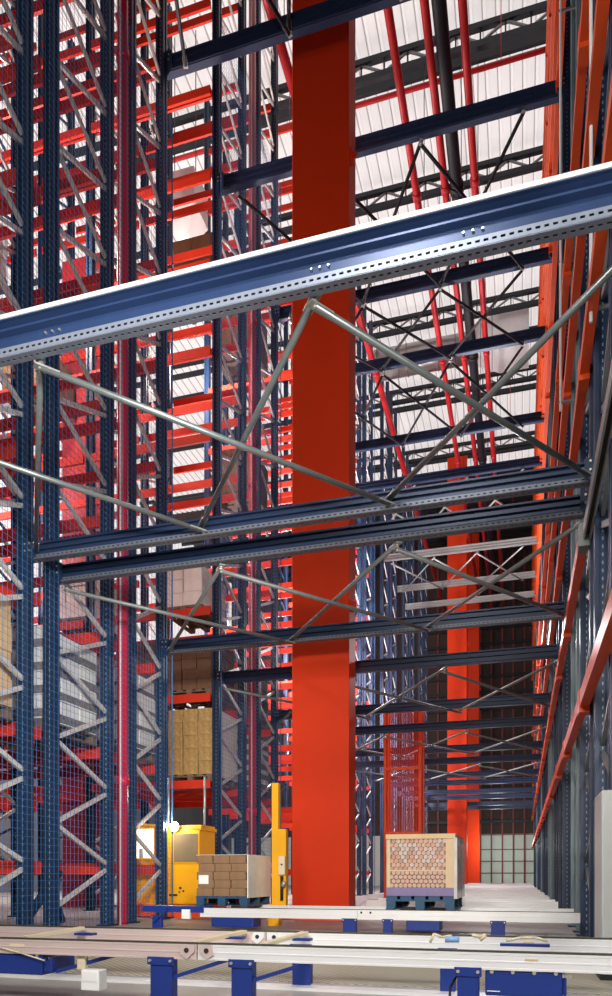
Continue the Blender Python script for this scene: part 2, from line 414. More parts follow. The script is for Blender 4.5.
# horizontal ties inside the racks running with the aisle (pallet support rails) on the first bays
# ---------------------------------------------------------------- orange beams along the aisle racks
BP = [4.85, 7.93, 10.85, 13.12, 16.55, 18.9, 22.35, 24.7, 28.15, 30.5, 33.95, 36.3, 39.8, 42.1, 45.6]
_ob = {}
def obeam_mesh(L, m):
    k = (round(L, 2), m.name)
    if k not in _ob: _ob[k] = MB().extrude([(-.06, -.075), (.03, -.075), (.03, .055), (-.02, .055), (-.02, .075), (-.06, .075)], 'y', 0, L).mesh('orange_beam', m)
    return _ob[k]
PLATE = MB().box(-.068, .034, -.10, .10, -.13, .10).mesh('end_plate', M['orange'])
PLATE2 = MB().box(-.068, .034, -.10, .10, -.13, .10).mesh('end_plate', M['galv_dull'])
for k, z in enumerate(LV):
    for n in range(len(BP) - 1):
        if k in (0, 6) or (k == 7 and n < 3): continue
        g = (k == 2 and n == 0)
        lab = ('grey galvanised double rail above the lowest orange beam by the grey cabinet' if g else
               'orange rack beam along the aisle, %s level up, %s length from the front' % (ORD[k - 1], ORD[n]))
        t = thing('aisle_beam' if not g else 'aisle_rail', lab, 'rack beam', (.610, BP[n], z), None if g else 'orange beams along the aisle')
        L = BP[n + 1] - BP[n]
        if g:
            MB().box(-.03, -.012, 0, L, -.07, .07).build('rail', M['galv'], t); MB().box(.03, .048, 0, L, -.07, .07).build('rail', M['galv'], t)
            MB().box(-.012, .03, 0, L, -.02, .02).build('spacer', M['dark'], t)
        else: put('beam_tube', obeam_mesh(L, M['orange']), t)
        put('end_plate', PLATE2 if g else PLATE, t, (0, L, 0))

# ---------------------------------------------------------------- tie beams over the aisle
XA, XB = -5.6, .72
def perf_strip(L, W, pitch, hw, hh, th):
    """a real punched steel strip along x, width along y: slot cells are left open"""
    mb = MB(); n = int(L / pitch); y0, y1 = -W/2, W/2
    for k in range(n):
        x0 = k * pitch; a = x0 + (pitch - hw)/2; b = a + hw
        mb.box(x0, a, y0, y1, 0, th); mb.box(b, x0 + pitch, y0, y1, 0, th)
        mb.box(a, b, y0, -hh/2, 0, th); mb.box(a, b, hh/2, y1, 0, th)
    return mb
def tie(Y, z, h, label, group, name='tie_beam', m=None, holes=True, ends=True, X0=XA, X1=XB):
    """z is the middle of the beam; its front face is at Y, the punched flange underneath runs back"""
    t = thing(name, label, 'tie beam', (0, Y, z), group)
    m = m or M['tie']; a = h / 2
    prof = [(0, a), (0, a - h*.12), (.035, a - h*.14), (.035, h*.03), (.005, h*.01), (.005, -h*.05), (.035, -h*.08), (.035, -a + h*.14), (0, -a + h*.10), (0, -a), (.15, -a), (.15, a)]
    MB().extrude(prof, 'x', X0, X1).build('web', m, t)
    if holes:
        lip = perf_strip(X1 - X0, .042, .060, .028, .013, .004).build('lip', M['tie_flange'], t, (X0, -.002, -a - .018)); lip.rotation_euler.x = math.radians(90)
        perf_strip(X1 - X0, .100, .060, .028, .016, .004).build('perforated_flange', M['tie_flange'], t, (X0, .050, -a - .042))
        MB().box(X0, X1, .012, .085, -a - .034, -a - .001).build('backing_strip', M['dark'], t)
    else:
        MB().box(X0, X1, -.055, .055, -.006, .006).build('bottom_flange', m, t, (0, .075, -a - .007))
    if ends:
        for x, s in ((X0, 1), (X1, -1)):
            MB().poly([(x, -.06, a), (x + s*.16, -.06, a), (x + s*.16, -.06, -a), (x + s*.02, -.06, -a - .18), (x, -.06, -a - .18),
                       (x, -.02, a), (x + s*.16, -.02, a), (x + s*.16, -.02, -a), (x + s*.02, -.02, -a - .18), (x, -.02, -a - .18)],
                      [(0,1,2,3,4), (9,8,7,6,5), (0,5,6,1), (1,6,7,2), (2,7,8,3), (3,8,9,4), (4,9,5,0)]).build('gusset', M['navy'], t)
            for dx in (.05, .11):
                for dz in (-.04, .04):
                    MB().tube((x + s*dx, -.075, dz), (x + s*dx, -.055, dz), .012, 6).build('bolt', M['bolt'], t)
    return t
# the big near one
zA = 4.86
t = thing('tie_beam', 'big blue perforated tie beam crossing the whole aisle in front of everything', 'tie beam', (0, 4.8, zA))
H = .235; a = H / 2
MB().extrude([(-.02, a), (-.02, a - .036), (.0, a - .040), (.035, a - .055), (.035, .030), (-.012, .018), (-.012, .004), (.035, -.010), (.035, -a + .02), (.0, -a), (.13, -a), (.13, a)], 'x', -5.6, .72).build('web', M['big'], t)
MB().box(-5.6, .72, -.03, -.021, a - .030, a + .002).build('lit_edge_lip', M['white'], t)  # white strip paints the light caught on the beam's top edge
fl = perf_strip(6.32, .062, .052, .028, .016, .005).build('perforated_flange', M['flange'], t, (-5.6, .003, -a - .031)); fl.rotation_euler.x = math.radians(90)
fl = perf_strip(6.32, .090, .052, .028, .018, .005).build('perforated_flange', M['flange'], t, (-5.6, .046, -a - .067))
MB().box(-5.6, .72, .022, .086, -a - .055, -a - .002).build('backing_strip', M['dark'], t)
for x in (-3.4, -1.31, -.3):
    for dx in (-.06, 0, .06): MB().tube((x + dx, .020, -.05), (x + dx, .04, -.05), .009, 6).build('bolt', M['bolt'], t)

tie(7.42, 4.52, .150, 'dark blue tie beam second from the front, meeting the first pair of struts', 'tie beams at strut height')
tie(7.95, 4.47, .165, 'dark blue tie beam third from the front, close behind the second', 'tie beams at strut height')
tie(10.85, 4.42, .175, 'dark blue tie beam fourth from the front, passing before the tall orange column', 'tie beams at strut height')
L1 = [13.12, 16.55, 18.9, 22.35, 24.7, 28.15, 30.5, 33.95, 36.3, 39.8, 42.1]
for i, Y in enumerate(L1):
    tie(Y, 4.50, .19, 'dark tie beam low over the far aisle, %s in the run behind the tall column' % ORD[i], 'tie beams at strut height', holes=False, ends=i < 4)
L2 = [5.05, 10.95, 13.12, 16.55, 18.9, 22.35, 24.7, 28.15, 30.5, 33.95, 36.3, 39.8]
for i, Y in enumerate(L2):
    tie(Y, 13.95, .25, 'tie beam high under the roof, %s from the front' % ORD[i], 'tie beams high under the roof', m=M['galv'] if Y > 26 else None, holes=False, ends=i < 5)  # far ties coloured pale metal to paint the light on them

# bracing tubes between neighbouring ties
def strut(p, q, r, m, label, group):
    t = thing('bracing_strut', label, 'bracing strut', p, group)
    d = Vector(q) - Vector(p)
    smooth(MB().tube((0, 0, 0), d, r, 10).build('tube', m, t))
    e = d.normalized()
    for c, s in ((Vector((0,0,0)), 1), (d, -1)):
        MB().bar(c - e*s*.05, c + e*s*.14, .07, .014).build('end_tab', M['galv'], t)
    MB().tube((0, 0, -.02), (0, 0, .035), .016, 6).build('bolt', M['bolt'], t)
N1 = [.62, -1.31, -3.38, -5.45]
def xbrace(Ya, Yb, z, xs, r, m, lab, group, zb=None, xsb=None):
    xsb = xsb or xs
    zb = z if zb is None else zb
    for i in range(len(xs) - 1):
        for (p, q, w) in ((xs[i], xsb[i+1], 'towards'), (xs[i+1], xsb[i], 'away from')):
            o = .06 if w[0] == 'a' else 0
            strut((p, Ya, z - o), (q, Yb, zb - o), r, m, '%s, %s panel, slanting %s the net' % (lab, ('outer', 'middle', 'net side')[i], w), group)
xbrace(4.93, 7.38, 4.70, [.82, -1.373, -3.58, -5.5], .026, M['strut_grey'], 'grey bracing tube under the big beam', 'bracing tubes', 4.50, [.60, -1.28, -3.33, -5.42])
xbrace(8.05, 10.82, 4.33, N1, .026, M['galv_dull'], 'grey bracing tube before the fourth tie beam', 'bracing tubes')
xbrace(13.2, 16.58, 4.35, N1, .026, M['galv_dull'], 'thin bracing tube behind the tall column', 'bracing tubes')
xbrace(18.98, 22.38, 4.35, N1, .026, M['galv_dull'], 'thin bracing tube at the ghost column', 'bracing tubes')
xbrace(24.8, 28.18, 4.35, N1, .026, M['galv_dull'], 'thin bracing tube beyond the ghost column', 'bracing tubes')
N2 = [0.02, -1.72, -3.45, -5.2]
HB = [(5.1, 10.9, 'first'), (13.2, 16.5, 'second'), (16.6, 18.85, 'third'), (19.0, 22.3, 'fourth'), (24.8, 28.1, 'fifth'), (30.6, 33.9, 'sixth')]
for a0, b0, w in HB:
    xbrace(a0, b0, 13.75, N2, .032, M['black_steel'] if b0 < 24 else M['galv'], 'high bracing rod, %s field from the front' % w, 'high bracing rods')  # near rods coloured black for shade, far rods pale for light

# ---------------------------------------------------------------- red riser pipes and the blue net on the netted racks
for i, (y, lab) in enumerate(((9.55, 'thick crimson riser pipe with a white conduit, between the first rack frames'),
                              (14.92, 'crimson riser pipe between the rack frames beside the tall orange column'),
                              (20.65, 'crimson riser pipe beyond the tall orange column'))):
    t = thing('riser_pipe', lab, 'riser pipe', (-5.55, y, 0), 'crimson riser pipes')
    smooth(MB().tube((0, 0, 0), (0, 0, 22), .078, 16).build('pipe', M['pipe'], t))
    for z in (2, 5.5, 9, 12.5): smooth(MB().tube((0, 0, z), (0, 0, z + .14), .095, 16).build('coupling', M['pipe'], t))
    smooth(MB().tube((.02, -.10, 0), (.02, -.10, 22), .014, 8).build('conduit', M['white'], t))
def net(x, y0, y1, z0, z1, sp, r, label):
    mb = MB()
    y = y0
    while y <= y1 + 1e-6:
        mb.box(x - r, x + r, y - r, y + r, z0, z1); y += sp
    z = z0
    while z <= z1 + 1e-6:
        mb.box(x - r, x + r, y0, y1, z - r, z + r); z += sp
    t = thing('safety_net', label, 'safety net', (0, 0, 0), 'blue safety nets')
    mb.build('net_mesh', M['net'], t)
    smooth(MB().tube((x, y0, z0), (x, y0, z1), .012, 8).build('edge_rope', M['net'], t))
    smooth(MB().tube((x, y1, z0), (x, y1, z1), .012, 8).build('edge_rope', M['net'], t))
net(-5.46, 6.0, 10.95, .05, 13.0, 0.085, .0016, 'fine blue safety net hung over the first rack frames')
net(-5.46, 13.0, 16.6, .05, 17.0, .085, .0017, 'fine blue safety net hung over the rack frames beside the orange column')
net(-5.46, 18.8, 28.2, .05, 20.0, .24, .0018, 'long blue safety net down the far aisle behind the orange column')
# dark diagonal stay at the foot of the netted racks
for i, (p, q) in enumerate((((-5.75, 7.5, .05), (-5.75, 8.3, .75)), ((-5.75, 8.35, .1), (-5.75, 8.0, .8)))):
    tag(MB().bar(p, q, .05, .12, (1, 0, 0)).build('foot_stay', M['navy']), 'dark blue stay at the foot of the netted racks, %s' % ('leaning back', 'leaning forward')[i], 'stay', 'stays at the rack foot')

# ---------------------------------------------------------------- pallets and pallet loads
def pallet(parent, w, d, m, h=.145):
    """origin at the middle of the bottom"""
    for y in (-d/2 + .05, 0, d/2 - .05):
        for x in (-w/2 + .06, 0, w/2 - .06):
            MB().box(x - .055, x + .055, y - .05, y + .05, .022, .10).build('block', m, parent)
        MB().box(-w/2, w/2, y - .05, y + .05, .10, .122).build('stringer', m, parent)
    for x in (-w/2 + .05, 0, w/2 - .05): MB().box(x - .05, x + .05, -d/2, d/2, 0, .022).build('skid', m, parent)
    n = 5
    for k in range(n):
        x = -w/2 + .07 + k * (w - .14) / (n - 1)
        MB().box(x - .066, x + .066, -d/2, d/2, .122, h).build('deck_board', m, parent)
_cm = {}
def carton_mesh(w, d, h, m, band=None):
    k = (round(w,3), round(d,3), round(h,3), m.name)
    if k not in _cm:
        mb = MB(); g = .004; a, b = w/2 - g, d/2 - g; c = .010
        mb.poly([(-a+c,-b,0),(a-c,-b,0),(a,-b+c,0),(a,b-c,0),(a-c,b,0),(-a+c,b,0),(-a,b-c,0),(-a,-b+c,0),
                 (-a+c,-b,h-g),(a-c,-b,h-g),(a,-b+c,h-g),(a,b-c,h-g),(a-c,b,h-g),(-a+c,b,h-g),(-a,b-c,h-g),(-a,-b+c,h-g)],
                [tuple(reversed(range(8))), tuple(range(8, 16))] + [(i, (i+1) % 8, (i+1) % 8 + 8, i + 8) for i in range(8)])
        _cm[k] = mb.mesh('carton', m)
    return _cm[k]
def load(x, y, z, w, d, nx, ny, nz, hc, m, label, cat='pallet load', group=None, pm=None, band=None, jitter=.012, wrap=None):
    t = thing('pallet_load', label, cat, (x, y, z), group)
    p = bpy.data.objects.new('pallet', None); C.objects.link(p); p.parent = t
    pallet(p, w, d, pm or M['wood'])
    cw, cd = w / nx, d / ny
    for k in range(nz):
        for i in range(nx):
            for j in range(ny):
                if 0 < i < nx - 1 and 0 < j < ny - 1 and k < nz - 1: continue
                o = put('carton', carton_mesh(cw, cd, hc, m), t, (-w/2 + cw*(i+.5) + random.uniform(-jitter, jitter), -d/2 + cd*(j+.5) + random.uniform(-jitter, jitter)*.6, .147 + hc*k))
    if band:
        for k in range(nz):
            MB().box(-w/2 - .014, w/2 + .014, -d/2 - .014, d/2 + .014, .147 + hc*k + .02, .147 + hc*k + .02 + hc*band).build('printed_band', M['print_band'], t)
    if wrap:
        MB().box(w/2 + .012, w/2 + .03, -d/2 - .01, d/2 + .01, .12, .15 + hc*nz).build('film', M['film'], t)
    return t
G = 'loads in the netted racks'
zs = [z + .07 for z in LV]
# white carton loads seen through the net
load(FX[0] - .62, 8.57, zs[1], .95, 1.25, 2, 3, 4, .29, M['carton_white'], 'white carton load with dark printed bands behind the net, at the aisle end', group=G, band=.33)
load(FX[0] - 1.75, 8.57, zs[1], .95, 1.25, 2, 3, 4, .29, M['carton_white'], 'white banded carton load hidden behind the one at the aisle end', group=G, band=.33)
load(FX[0] - .60, 10.38, zs[1], .95, 1.0, 2, 2, 4, .29, M['carton_white'], 'white carton load behind the crimson riser pipe', group=G, band=.2)
load(FX[0] - 1.7, 10.38, zs[1], .95, 1.0, 2, 2, 4, .29, M['carton_white'], 'white carton load one place in behind the crimson riser pipe', group=G, band=.2)
load(FX[0] - .62, 6.78, zs[1], .95, 1.2, 2, 3, 4, .32, M['tan'], 'plain tan carton load in the foremost netted row', group=G)
load(FX[0] - .60, 13.80, zs[1], .95, 1.2, 3, 3, 5, .255, M['carton_gold'], 'gold and brown printed carton load on the lowest red beams by the crane', group=G, wrap=True)
load(FX[0] - 1.70, 13.80, zs[1], .95, 1.2, 3, 3, 5, .255, M['carton_gold'], 'gold printed carton load one place in from the aisle by the crane', group=G)
load(FX[0] - .62, 13.80, zs[2], .95, 1.2, 3, 3, 5, .20, M['carton_dark'], 'dark brown carton load on the red beams above the gold cartons', group=G)
load(FX[0] - 1.75, 13.80, zs[2], .95, 1.2, 3, 3, 5, .20, M['carton_dark'], 'dark brown carton load one place in above the gold cartons', group=G)
load(FX[0] - .75, 13.80, zs[3], .80, 1.2, 2, 3, 3, .26, M['film'], 'white wrapped load on the third red level above the dark cartons', group=G)
load(FX[0] - .62, 15.95, zs[1], .95, 1.15, 4, 4, 5, .23, M['carton_white'], 'pale crate load beside the tall orange column, lowest level', group=G, band=.5)
load(FX[0] - .62, 15.95, zs[2], .95, 1.15, 3, 3, 4, .23, M['carton_dark'], 'dark carton load beside the tall orange column, upper level', group=G)
hi = 0
for (j, i, k, off) in ((4, 0, 7, .62), (3, 1, 6, 1.7), (2, 1, 6, .62), (2, 1, 7, 1.7), (1, 1, 6, 1.7), (3, 1, 3, .62), (4, 0, 5, .62), (4, 0, 8, 1.6), (3, 1, 2, .62)):
    y0, y1 = ROWS[j]
    load(FX[i] - off, (y0 + y1)/2, zs[k], .95, y1 - y0 - .1, 2, 2, 3, .32, (M['carton'], M['carton_dark'], M['film'])[hi % 3],
         '%s load, %s red level, %s netted row, %s, %s' % (('brown carton', 'dark carton', 'white wrapped')[hi % 3], ORD[k], ORD[j], ('end bay', 'next bay in')[i], 'outer place' if off < 1 else 'inner place'), group='high loads in the netted racks')
    hi += 1

# ---------------------------------------------------------------- conveyors
def rail_prof(h, t=.05):
    a = h
    return [(0, 0), (0, a*.12), (.002, a*.14), (.002, a*.44), (0, a*.46), (0, a*.54), (.002, a*.56), (.002, a*.86), (0, a*.88), (0, a), (t, a), (t, 0)]
def rail(parent, x0, x1, y, ztop, h, m, name='rail'):
    o = MB().extrude([(y + p, ztop - h + q) for p, q in rail_prof(h)], 'x', x0, x1).build(name, m, parent)
    return o
def leg(parent, x0, x1, y, z1, plate=True):
    c = (x0 + x1)/2
    l = bevel(MB().box(x0, x1, y, y + .07, .012, z1).build('leg', M['machine'], parent), .006)
    if plate:
        MB().box(x0 - .04, x1 + .04, y - .03, y + .10, 0, .012).build('foot_plate', M['machine'], l)
        MB().box(x0 - .012, x1 + .012, y - .008, y + .006, z1 - .03, z1 + .012).build('bracket', M['machine'], l)
        for x in (x0 + .005, x1 - .005): MB().tube((x, y - .016, z1 - .008), (x, y - .006, z1 - .008), .008, 8).build('bolt', M['bolt'], l)
    return l
def joint(parent, x, y, z0, z1, m):
    """two bearing end plates, each with a round hole, leaning together"""
    h = z1 - z0
    for s in (-1, 1):
        j = MB().poly([(x + s*.010, y - .008, z1), (x + s*.085, y - .008, z1), (x + s*.095, y - .008, z0 + h*.35), (x + s*.055, y - .008, z0), (x + s*.012, y - .008, z0 + h*.55),
                       (x + s*.010, y + .0, z1), (x + s*.085, y + .0, z1), (x + s*.095, y + .0, z0 + h*.35), (x + s*.055, y + .0, z0), (x + s*.012, y + .0, z0 + h*.55)],
                      [(0,1,2,3,4), (9,8,7,6,5), (0,5,6,1), (1,6,7,2), (2,7,8,3), (3,8,9,4), (4,9,5,0)]).build('joint_plate', m, parent)
        MB().tube((x + s*.056, y - .012, z0 + h*.62), (x + s*.056, y - .006, z0 + h*.62), h*.17, 14).build('roller_hole', M['dark'], j)
YF, YB = 3.52, 4.42
ZT = .345
t = thing('chain_conveyor', 'long low chain conveyor with two silver rails on blue legs crossing the front', 'conveyor', (0, 0, 0))
conv = t
jf = ax(197, YF); jb = ax(266, YB)
rail(t, -3.6, jf - .003, YF, ZT, .079, M['alu_reflect']); rail(t, jf + .003, .60, YF, ZT, .079, M['alu'])
rail(t, -4.4, jb - .003, YB, ZT, .079, M['alu_reflect']); rail(t, jb + .003, .60, YB, ZT, .079, M['alu'])
for y, x0, x1 in ((YF, -3.6, .60), (YB, -4.4, .60)):
    MB().box(x0, x1, y + .012, y + .036, ZT, ZT + .010).build('chain', M['chain'], t)
joint(t, jf, YF, ZT - .077, ZT, M['alu_reflect']); joint(t, jb, YB, ZT - .077, ZT, M['alu'])
zl = ZT - .081
for a, b in ((150, 172), (231, 252), (457, 479)): leg(t, ax(a, YF), ax(b, YF), YF, zl)
for a, b in ((292, 310), (440, 455)): leg(t, ax(a, YB) , ax(b, YB), YB + .0, zl)
def stay(p, q): MB().bar(p, q, .02, .055, (0, 1, 0)).build('stay', M['machine'], t)
stay((ax(172, YF), YF + .04, .17), (ax(235, YF), YF + .04, .285)); stay((ax(252, YF), YF + .04, .17), (ax(318, YF), YF + .04, .285))
stay((ax(52, YF), YF + .06, .17), (ax(110, YF), YF + .06, .27))
# motor covers
def cover(x0, x1, y, z0, z1, name='motor_cover'):
    c = bevel(MB().box(x0, x1, y, y + .22, z0, z1).build(name, M['machine'], t), .008)
    n = 4
    for k in range(n):
        x = x0 + .03 + k * (x1 - x0 - .06)/(n - 1)
        MB().tube((x, y - .006, z1 - .006), (x, y + .001, z1 - .006), .009, 8).build('bolt', M['bolt'], c)
    return c
c = cover(ax(485, YF), ax(563, YF), YF + .01, zl - .118, zl)
MB().box(ax(487, YF), ax(500, YF), YF + .004, YF + .011, zl - .098, zl - .094).build('plate_print', M['white'], c)
cover(ax(563, YF), ax(567, YF), YF + .02, zl - .11, zl - .01, 'end_plate')
cover(-3.5, ax(41, YF), YF + .01, zl - .115, zl)
cover(ax(41, YF), ax(50, YF), YF + .02, zl - .10, zl - .015, 'end_plate')
# sensor box, cream guides, cables
s = bevel(MB().box(ax(84, YF), ax(102, YF), YF - .03, YF + .05, .085, .195).build('sensor_box', M['white'], t), .004)
MB().box(ax(86, YF), ax(100, YF), YF - .034, YF - .029, .135, .185).build('lens', M['white'], s)
MB().box(ax(75, YF), ax(83, YF), YF + .02, YF + .05, .19, .262).build('bracket', M['cream'], t)
for a, b in ((30, 84), (200, 245), (268, 306)):
    MB().bar((ax(a, 4.0), 3.95, ZT - .03), (ax(b, 4.4), 4.38, ZT + .004), .05, .02).build('guide_strip', M['cream'], t)
for a, b in ((74, 92), (225, 242), (292, 310), (500, 550)):
    MB().box(ax(a, 4.2), ax(b, 4.2), 4.2, 4.26, ZT - .03, ZT - .015).build('sensor_mount', M['machine'], t)
def cable(pts, r, m, name='cable'):
    mb = MB()
    for p, q in zip(pts, pts[1:]): mb.tube(p, q, r, 6)
    return smooth(mb.build(name, m, t))
cable([(ax(430, 4.2), 4.2, ZT - .02), (ax(434, 4.2), 4.2, ZT + .03), (ax(442, 4.2), 4.2, ZT + .012), (ax(452, 4.2), 4.2, ZT + .022)], .008, M['cream'])
smooth(MB().tube((ax(446, 4.2), 4.15, ZT + .004), (ax(460, 4.2), 4.15, ZT + .006), .018, 10).build('connector', mat('pale_blue_plastic', (.25, .45, .75), .4), t))
cable([(ax(472, 4.2), 4.2, ZT + .028), (ax(480, 4.2), 4.2, ZT + .020), (ax(486, 4.2), 4.2, ZT + .03), (ax(480, 4.2), 4.2, ZT + .0)], .010, M['cream'])
cable([(ax(506, 4.2), 4.2, ZT), (ax(520, 4.2), 4.2, ZT + .018), (ax(535, 4.2), 4.2, ZT + .022), (ax(548, 4.2), 4.2, ZT + .004)], .008, M['cream'])
cable([(ax(0, YF), YF - .01, .30), (ax(20, YF), YF - .012, .275), (ax(46, YF), YF - .012, .235)], .004, M['cream'])
cable([(ax(455, YF), YF + .1, .22), (ax(449, YF), YF + .08, .17), (ax(446, YF), YF + .08, .02)], .006, M['dark'])
for a in (10, 217):
    pass
MB().box(ax(10, YF), ax(24, YF), YF - .002, YF, ZT - .040, ZT - .024).build('sticker', M['cream'], t)
MB().box(ax(525, YF), ax(538, YF), YF - .002, YF, ZT - .030, ZT - .022).build('sticker', M['tan'], t)
MB().box(ax(523, YB), ax(534, YB), YB - .002, YB, ZT - .030, ZT - .022).build('sticker', M['tan'], t)

tag(MB().box(-5.2, 2.0, 4.62, 7.2, 0, .012).build('floor_mat', M['mat']), 'grey woven mesh mat on the floor under the front conveyor', 'floor mat')
t = thing('floor_channel', 'pale slotted channel on the floor along the mesh mat', 'floor channel', (0, 4.2, 0))
MB().box(-4.6, 2.0, .12, .30, 0, .02).build('channel', M['alu'], t)
perf_strip(6.5, .05, .075, .05, .014, .004).build('slotted_strip', M['alu_groove'], t, (-4.6, .27, .022))

# second conveyor: carries both pallets
Y1 = 8.75
t = thing('pallet_conveyor', 'low silver conveyor behind the front one, carrying both pallet loads', 'conveyor', (0, 0, 0))
z1 = .290
xl, xr = ax(200, Y1), .62
rail(t, xl, ax(357, Y1), Y1, z1, .115, M['alu']); rail(t, ax(357, Y1) + .005, xr, Y1, z1, .115, M['alu'])
rail(t, xl, xr, Y1 + 1.05, z1, .10, M['alu'])
for x in [xl + .3 * k for k in range(1, 16)]:
    if x < xr - .1: MB().box(x - .02, x + .02, Y1 + .05, Y1 + 1.05, z1 - .08, z1 - .04).build('cross_bar', M['alu_groove'], t)
MB().box(xl, xr, Y1 + .012, Y1 + .036, z1, z1 + .008).build('chain', M['chain'], t)
joint(t, ax(366, Y1), Y1, z1 - .08, z1, M['alu'])
for a, b in ((343, 356), (383, 392), (491, 505), (152, 161)): leg(t, ax(a, Y1), ax(b, Y1), Y1, z1 - .115)
for a, b in ((406, 440), (211, 253)): bevel(MB().box(ax(a, Y1), ax(b, Y1), Y1 + .01, Y1 + .3, .05, z1 - .115).build('motor_cover', M['machine'], t), .01)
MB().box(ax(143, Y1), ax(204, Y1), Y1 - .02, Y1 + .3, z1 - .06, z1 + .02).build('end_cover', M['machine'], t)
MB().bar((ax(155, Y1), Y1 - .03, .1), (ax(170, Y1), Y1 - .03, z1), .02, .05, (0, 1, 0)).build('stay', M['machine'], t)
MB().box(ax(183, Y1), ax(191, Y1), Y1 - .04, Y1, .15, .27).build('sensor_box', M['white'], t)
for px_, yy, z0_, lab in ((591, 7.0, 5.6, 'thin white conduit rising beside the orange beams above the grey rail'), (560.5, 10.6, 7.0, 'thin white conduit rising where the high tie beams meet the orange beams')):
    c_ = thing('conduit', lab, 'conduit', (ax(px_, yy), yy, 0), 'white conduits')
    smooth(MB().tube((0, 0, z0_), (0, 0, 21.8), .016, 8).build('tube', M['white'], c_))
    for z in (z0_ + .1, 9.0, 12.4, 15.7): MB().box(-.03, .20, -.012, .012, z, z + .03).build('clip', M['galv_dull'], c_)
# red floor guard behind
tag(MB().box(-5.4, -2.4, 10.9, 10.98, 0.02, .14).build('floor_guard', M['orange']), 'orange guard rail along the floor before the crane and column', 'guard rail')
# further conveyors down the aisle
for n, (y, right) in enumerate(((12.4, .55), (15.4, .52), (18.6, .52), (22.0, .50), (26.5, .50), (31.5, .48), (37.0, .45), (43.0, .45))):
    t = thing('far_conveyor', 'silver conveyor across the aisle floor, %s beyond the roll pallet load' % ORD[n], 'conveyor', (0, y, 0), 'conveyors down the aisle')
    for k, yy in enumerate((0, 1.1)):
        MB().extrude([(yy + p, z1 - .11 + q) for p, q in rail_prof(.11, .09)], 'x', -2.55 if n < 6 else -5.2, right).build('rail', M['alu'], t)
    MB().box(-2.55 if n < 6 else -5.2, right - .05, .1, 1.1, z1 - .09, z1 - .04).build('chain_bed', M['bed'], t)
    for x in (-2.2, -1.0, .3): MB().box(x - .05, x + .05, .02, .09, 0, z1 - .11).build('leg', M['machine'], t)

# right roll load
xa, xb = ax(387.5, 8.80), ax(453, 8.80)
w = xb - xa; d = 1.15
t = thing('pallet_load', 'wrapped pallet of pale rolls seen end-on, in a kraft board frame on a blue pallet', 'pallet load', ((xa + xb)/2, 8.80 + d/2, z1 + .008))
p = bpy.data.objects.new('pallet', None); C.objects.link(p); p.parent = t
p['label'] = 'blue painted wooden pallet'
pallet(p, w + .04, d, M['pallet_blue'], .165)
hw = w/2; zb = .165; zt = zb + .735
bevel(MB().box(-hw - .02, hw + .03, -d/2 - .02, d/2 + .02, zt - .06, zt).build('top_tray', M['tan'], t), .006)
MB().box(-hw - .01, -hw + .035, -d/2 - .005, -d/2 + .05, zb, zt - .06).build('corner_board', M['tan'], t)
MB().box(hw - .085, hw + .01, -d/2 - .005, -d/2 + .05, zb, zt - .06).build('corner_board', M['tan'], t)
MB().box(-hw - .012, hw + .02, -d/2 - .014, d/2, zb, zb + .10).build('band', M['lav'], t)
MB().box(-hw + .03, hw - .08, -d/2 + .035, d/2 - .02, zb + .1, zt - .06).build('core_stack', M['roll_core'], t)
nx = 12; x0r, x1r = -hw + .035, hw - .085
rw = (x1r - x0r)/nx; zmid = zb + .10 + .20
rollm = [MB().tube((0, 0, 0), (0, .045, 0), rw*.48, 12).tube((0, -.004, 0), (0, 0, 0), rw*.24, 10).mesh('roll', m_) for m_ in
         (M['roll_end'], mat('orange_roll_end', (.62, .28, .16), .5, 0, .2, 40), mat('grey_roll_end', (.58, .45, .40), .5, 0, .2, 40), mat('dull_roll_end', (.42, .24, .17), .5, 0, .2, 40))]
rows = 8; rh = (zt - .06 - zmid)/rows
for r in range(rows):
    for c_ in range(nx):
        put('roll', random.choice(rollm), t, (x0r + rw*(c_ + .5 + (.22 if r % 2 else -.22)), -d/2 + .0, zmid + rh*(r + .5)))
mb = MB()
for r in range(4):
    for c_ in range(nx):
        x = x0r + rw*(c_ + .5 + (.22 if r % 2 else -.22)); z = zb + .1 + .05*(r + .5)
        mb.tube((x, -d/2, z), (x, -d/2 + .045, z), rw*.47, 10)
o = mb.build('lower_rolls', M['roll_end'], t); o['kind'] = 'stuff'
MB().box(x0r - .02, x1r + .02, -d/2 - .008, -d/2 + .03, zmid - .008, zmid + .008).build('layer_sheet', M['tan'], t)
f = MB().box(hw + .012, hw + .05, -d/2 - .02, d/2, zb - .03, zt - .05)
fm = mat('clear_stretch_film', (.86, .84, .78), .12, 0, .15, 5, alpha=.72)
f.build('film', fm, t)
fm2 = mat('thin_clear_film', (.9, .9, .92), .1, 0, 0, alpha=.05)
MB().box(-hw - .012, hw + .012, -d/2 - .018, -d/2 - .014, zb + .02, zt - .05).build('film', fm2, t)

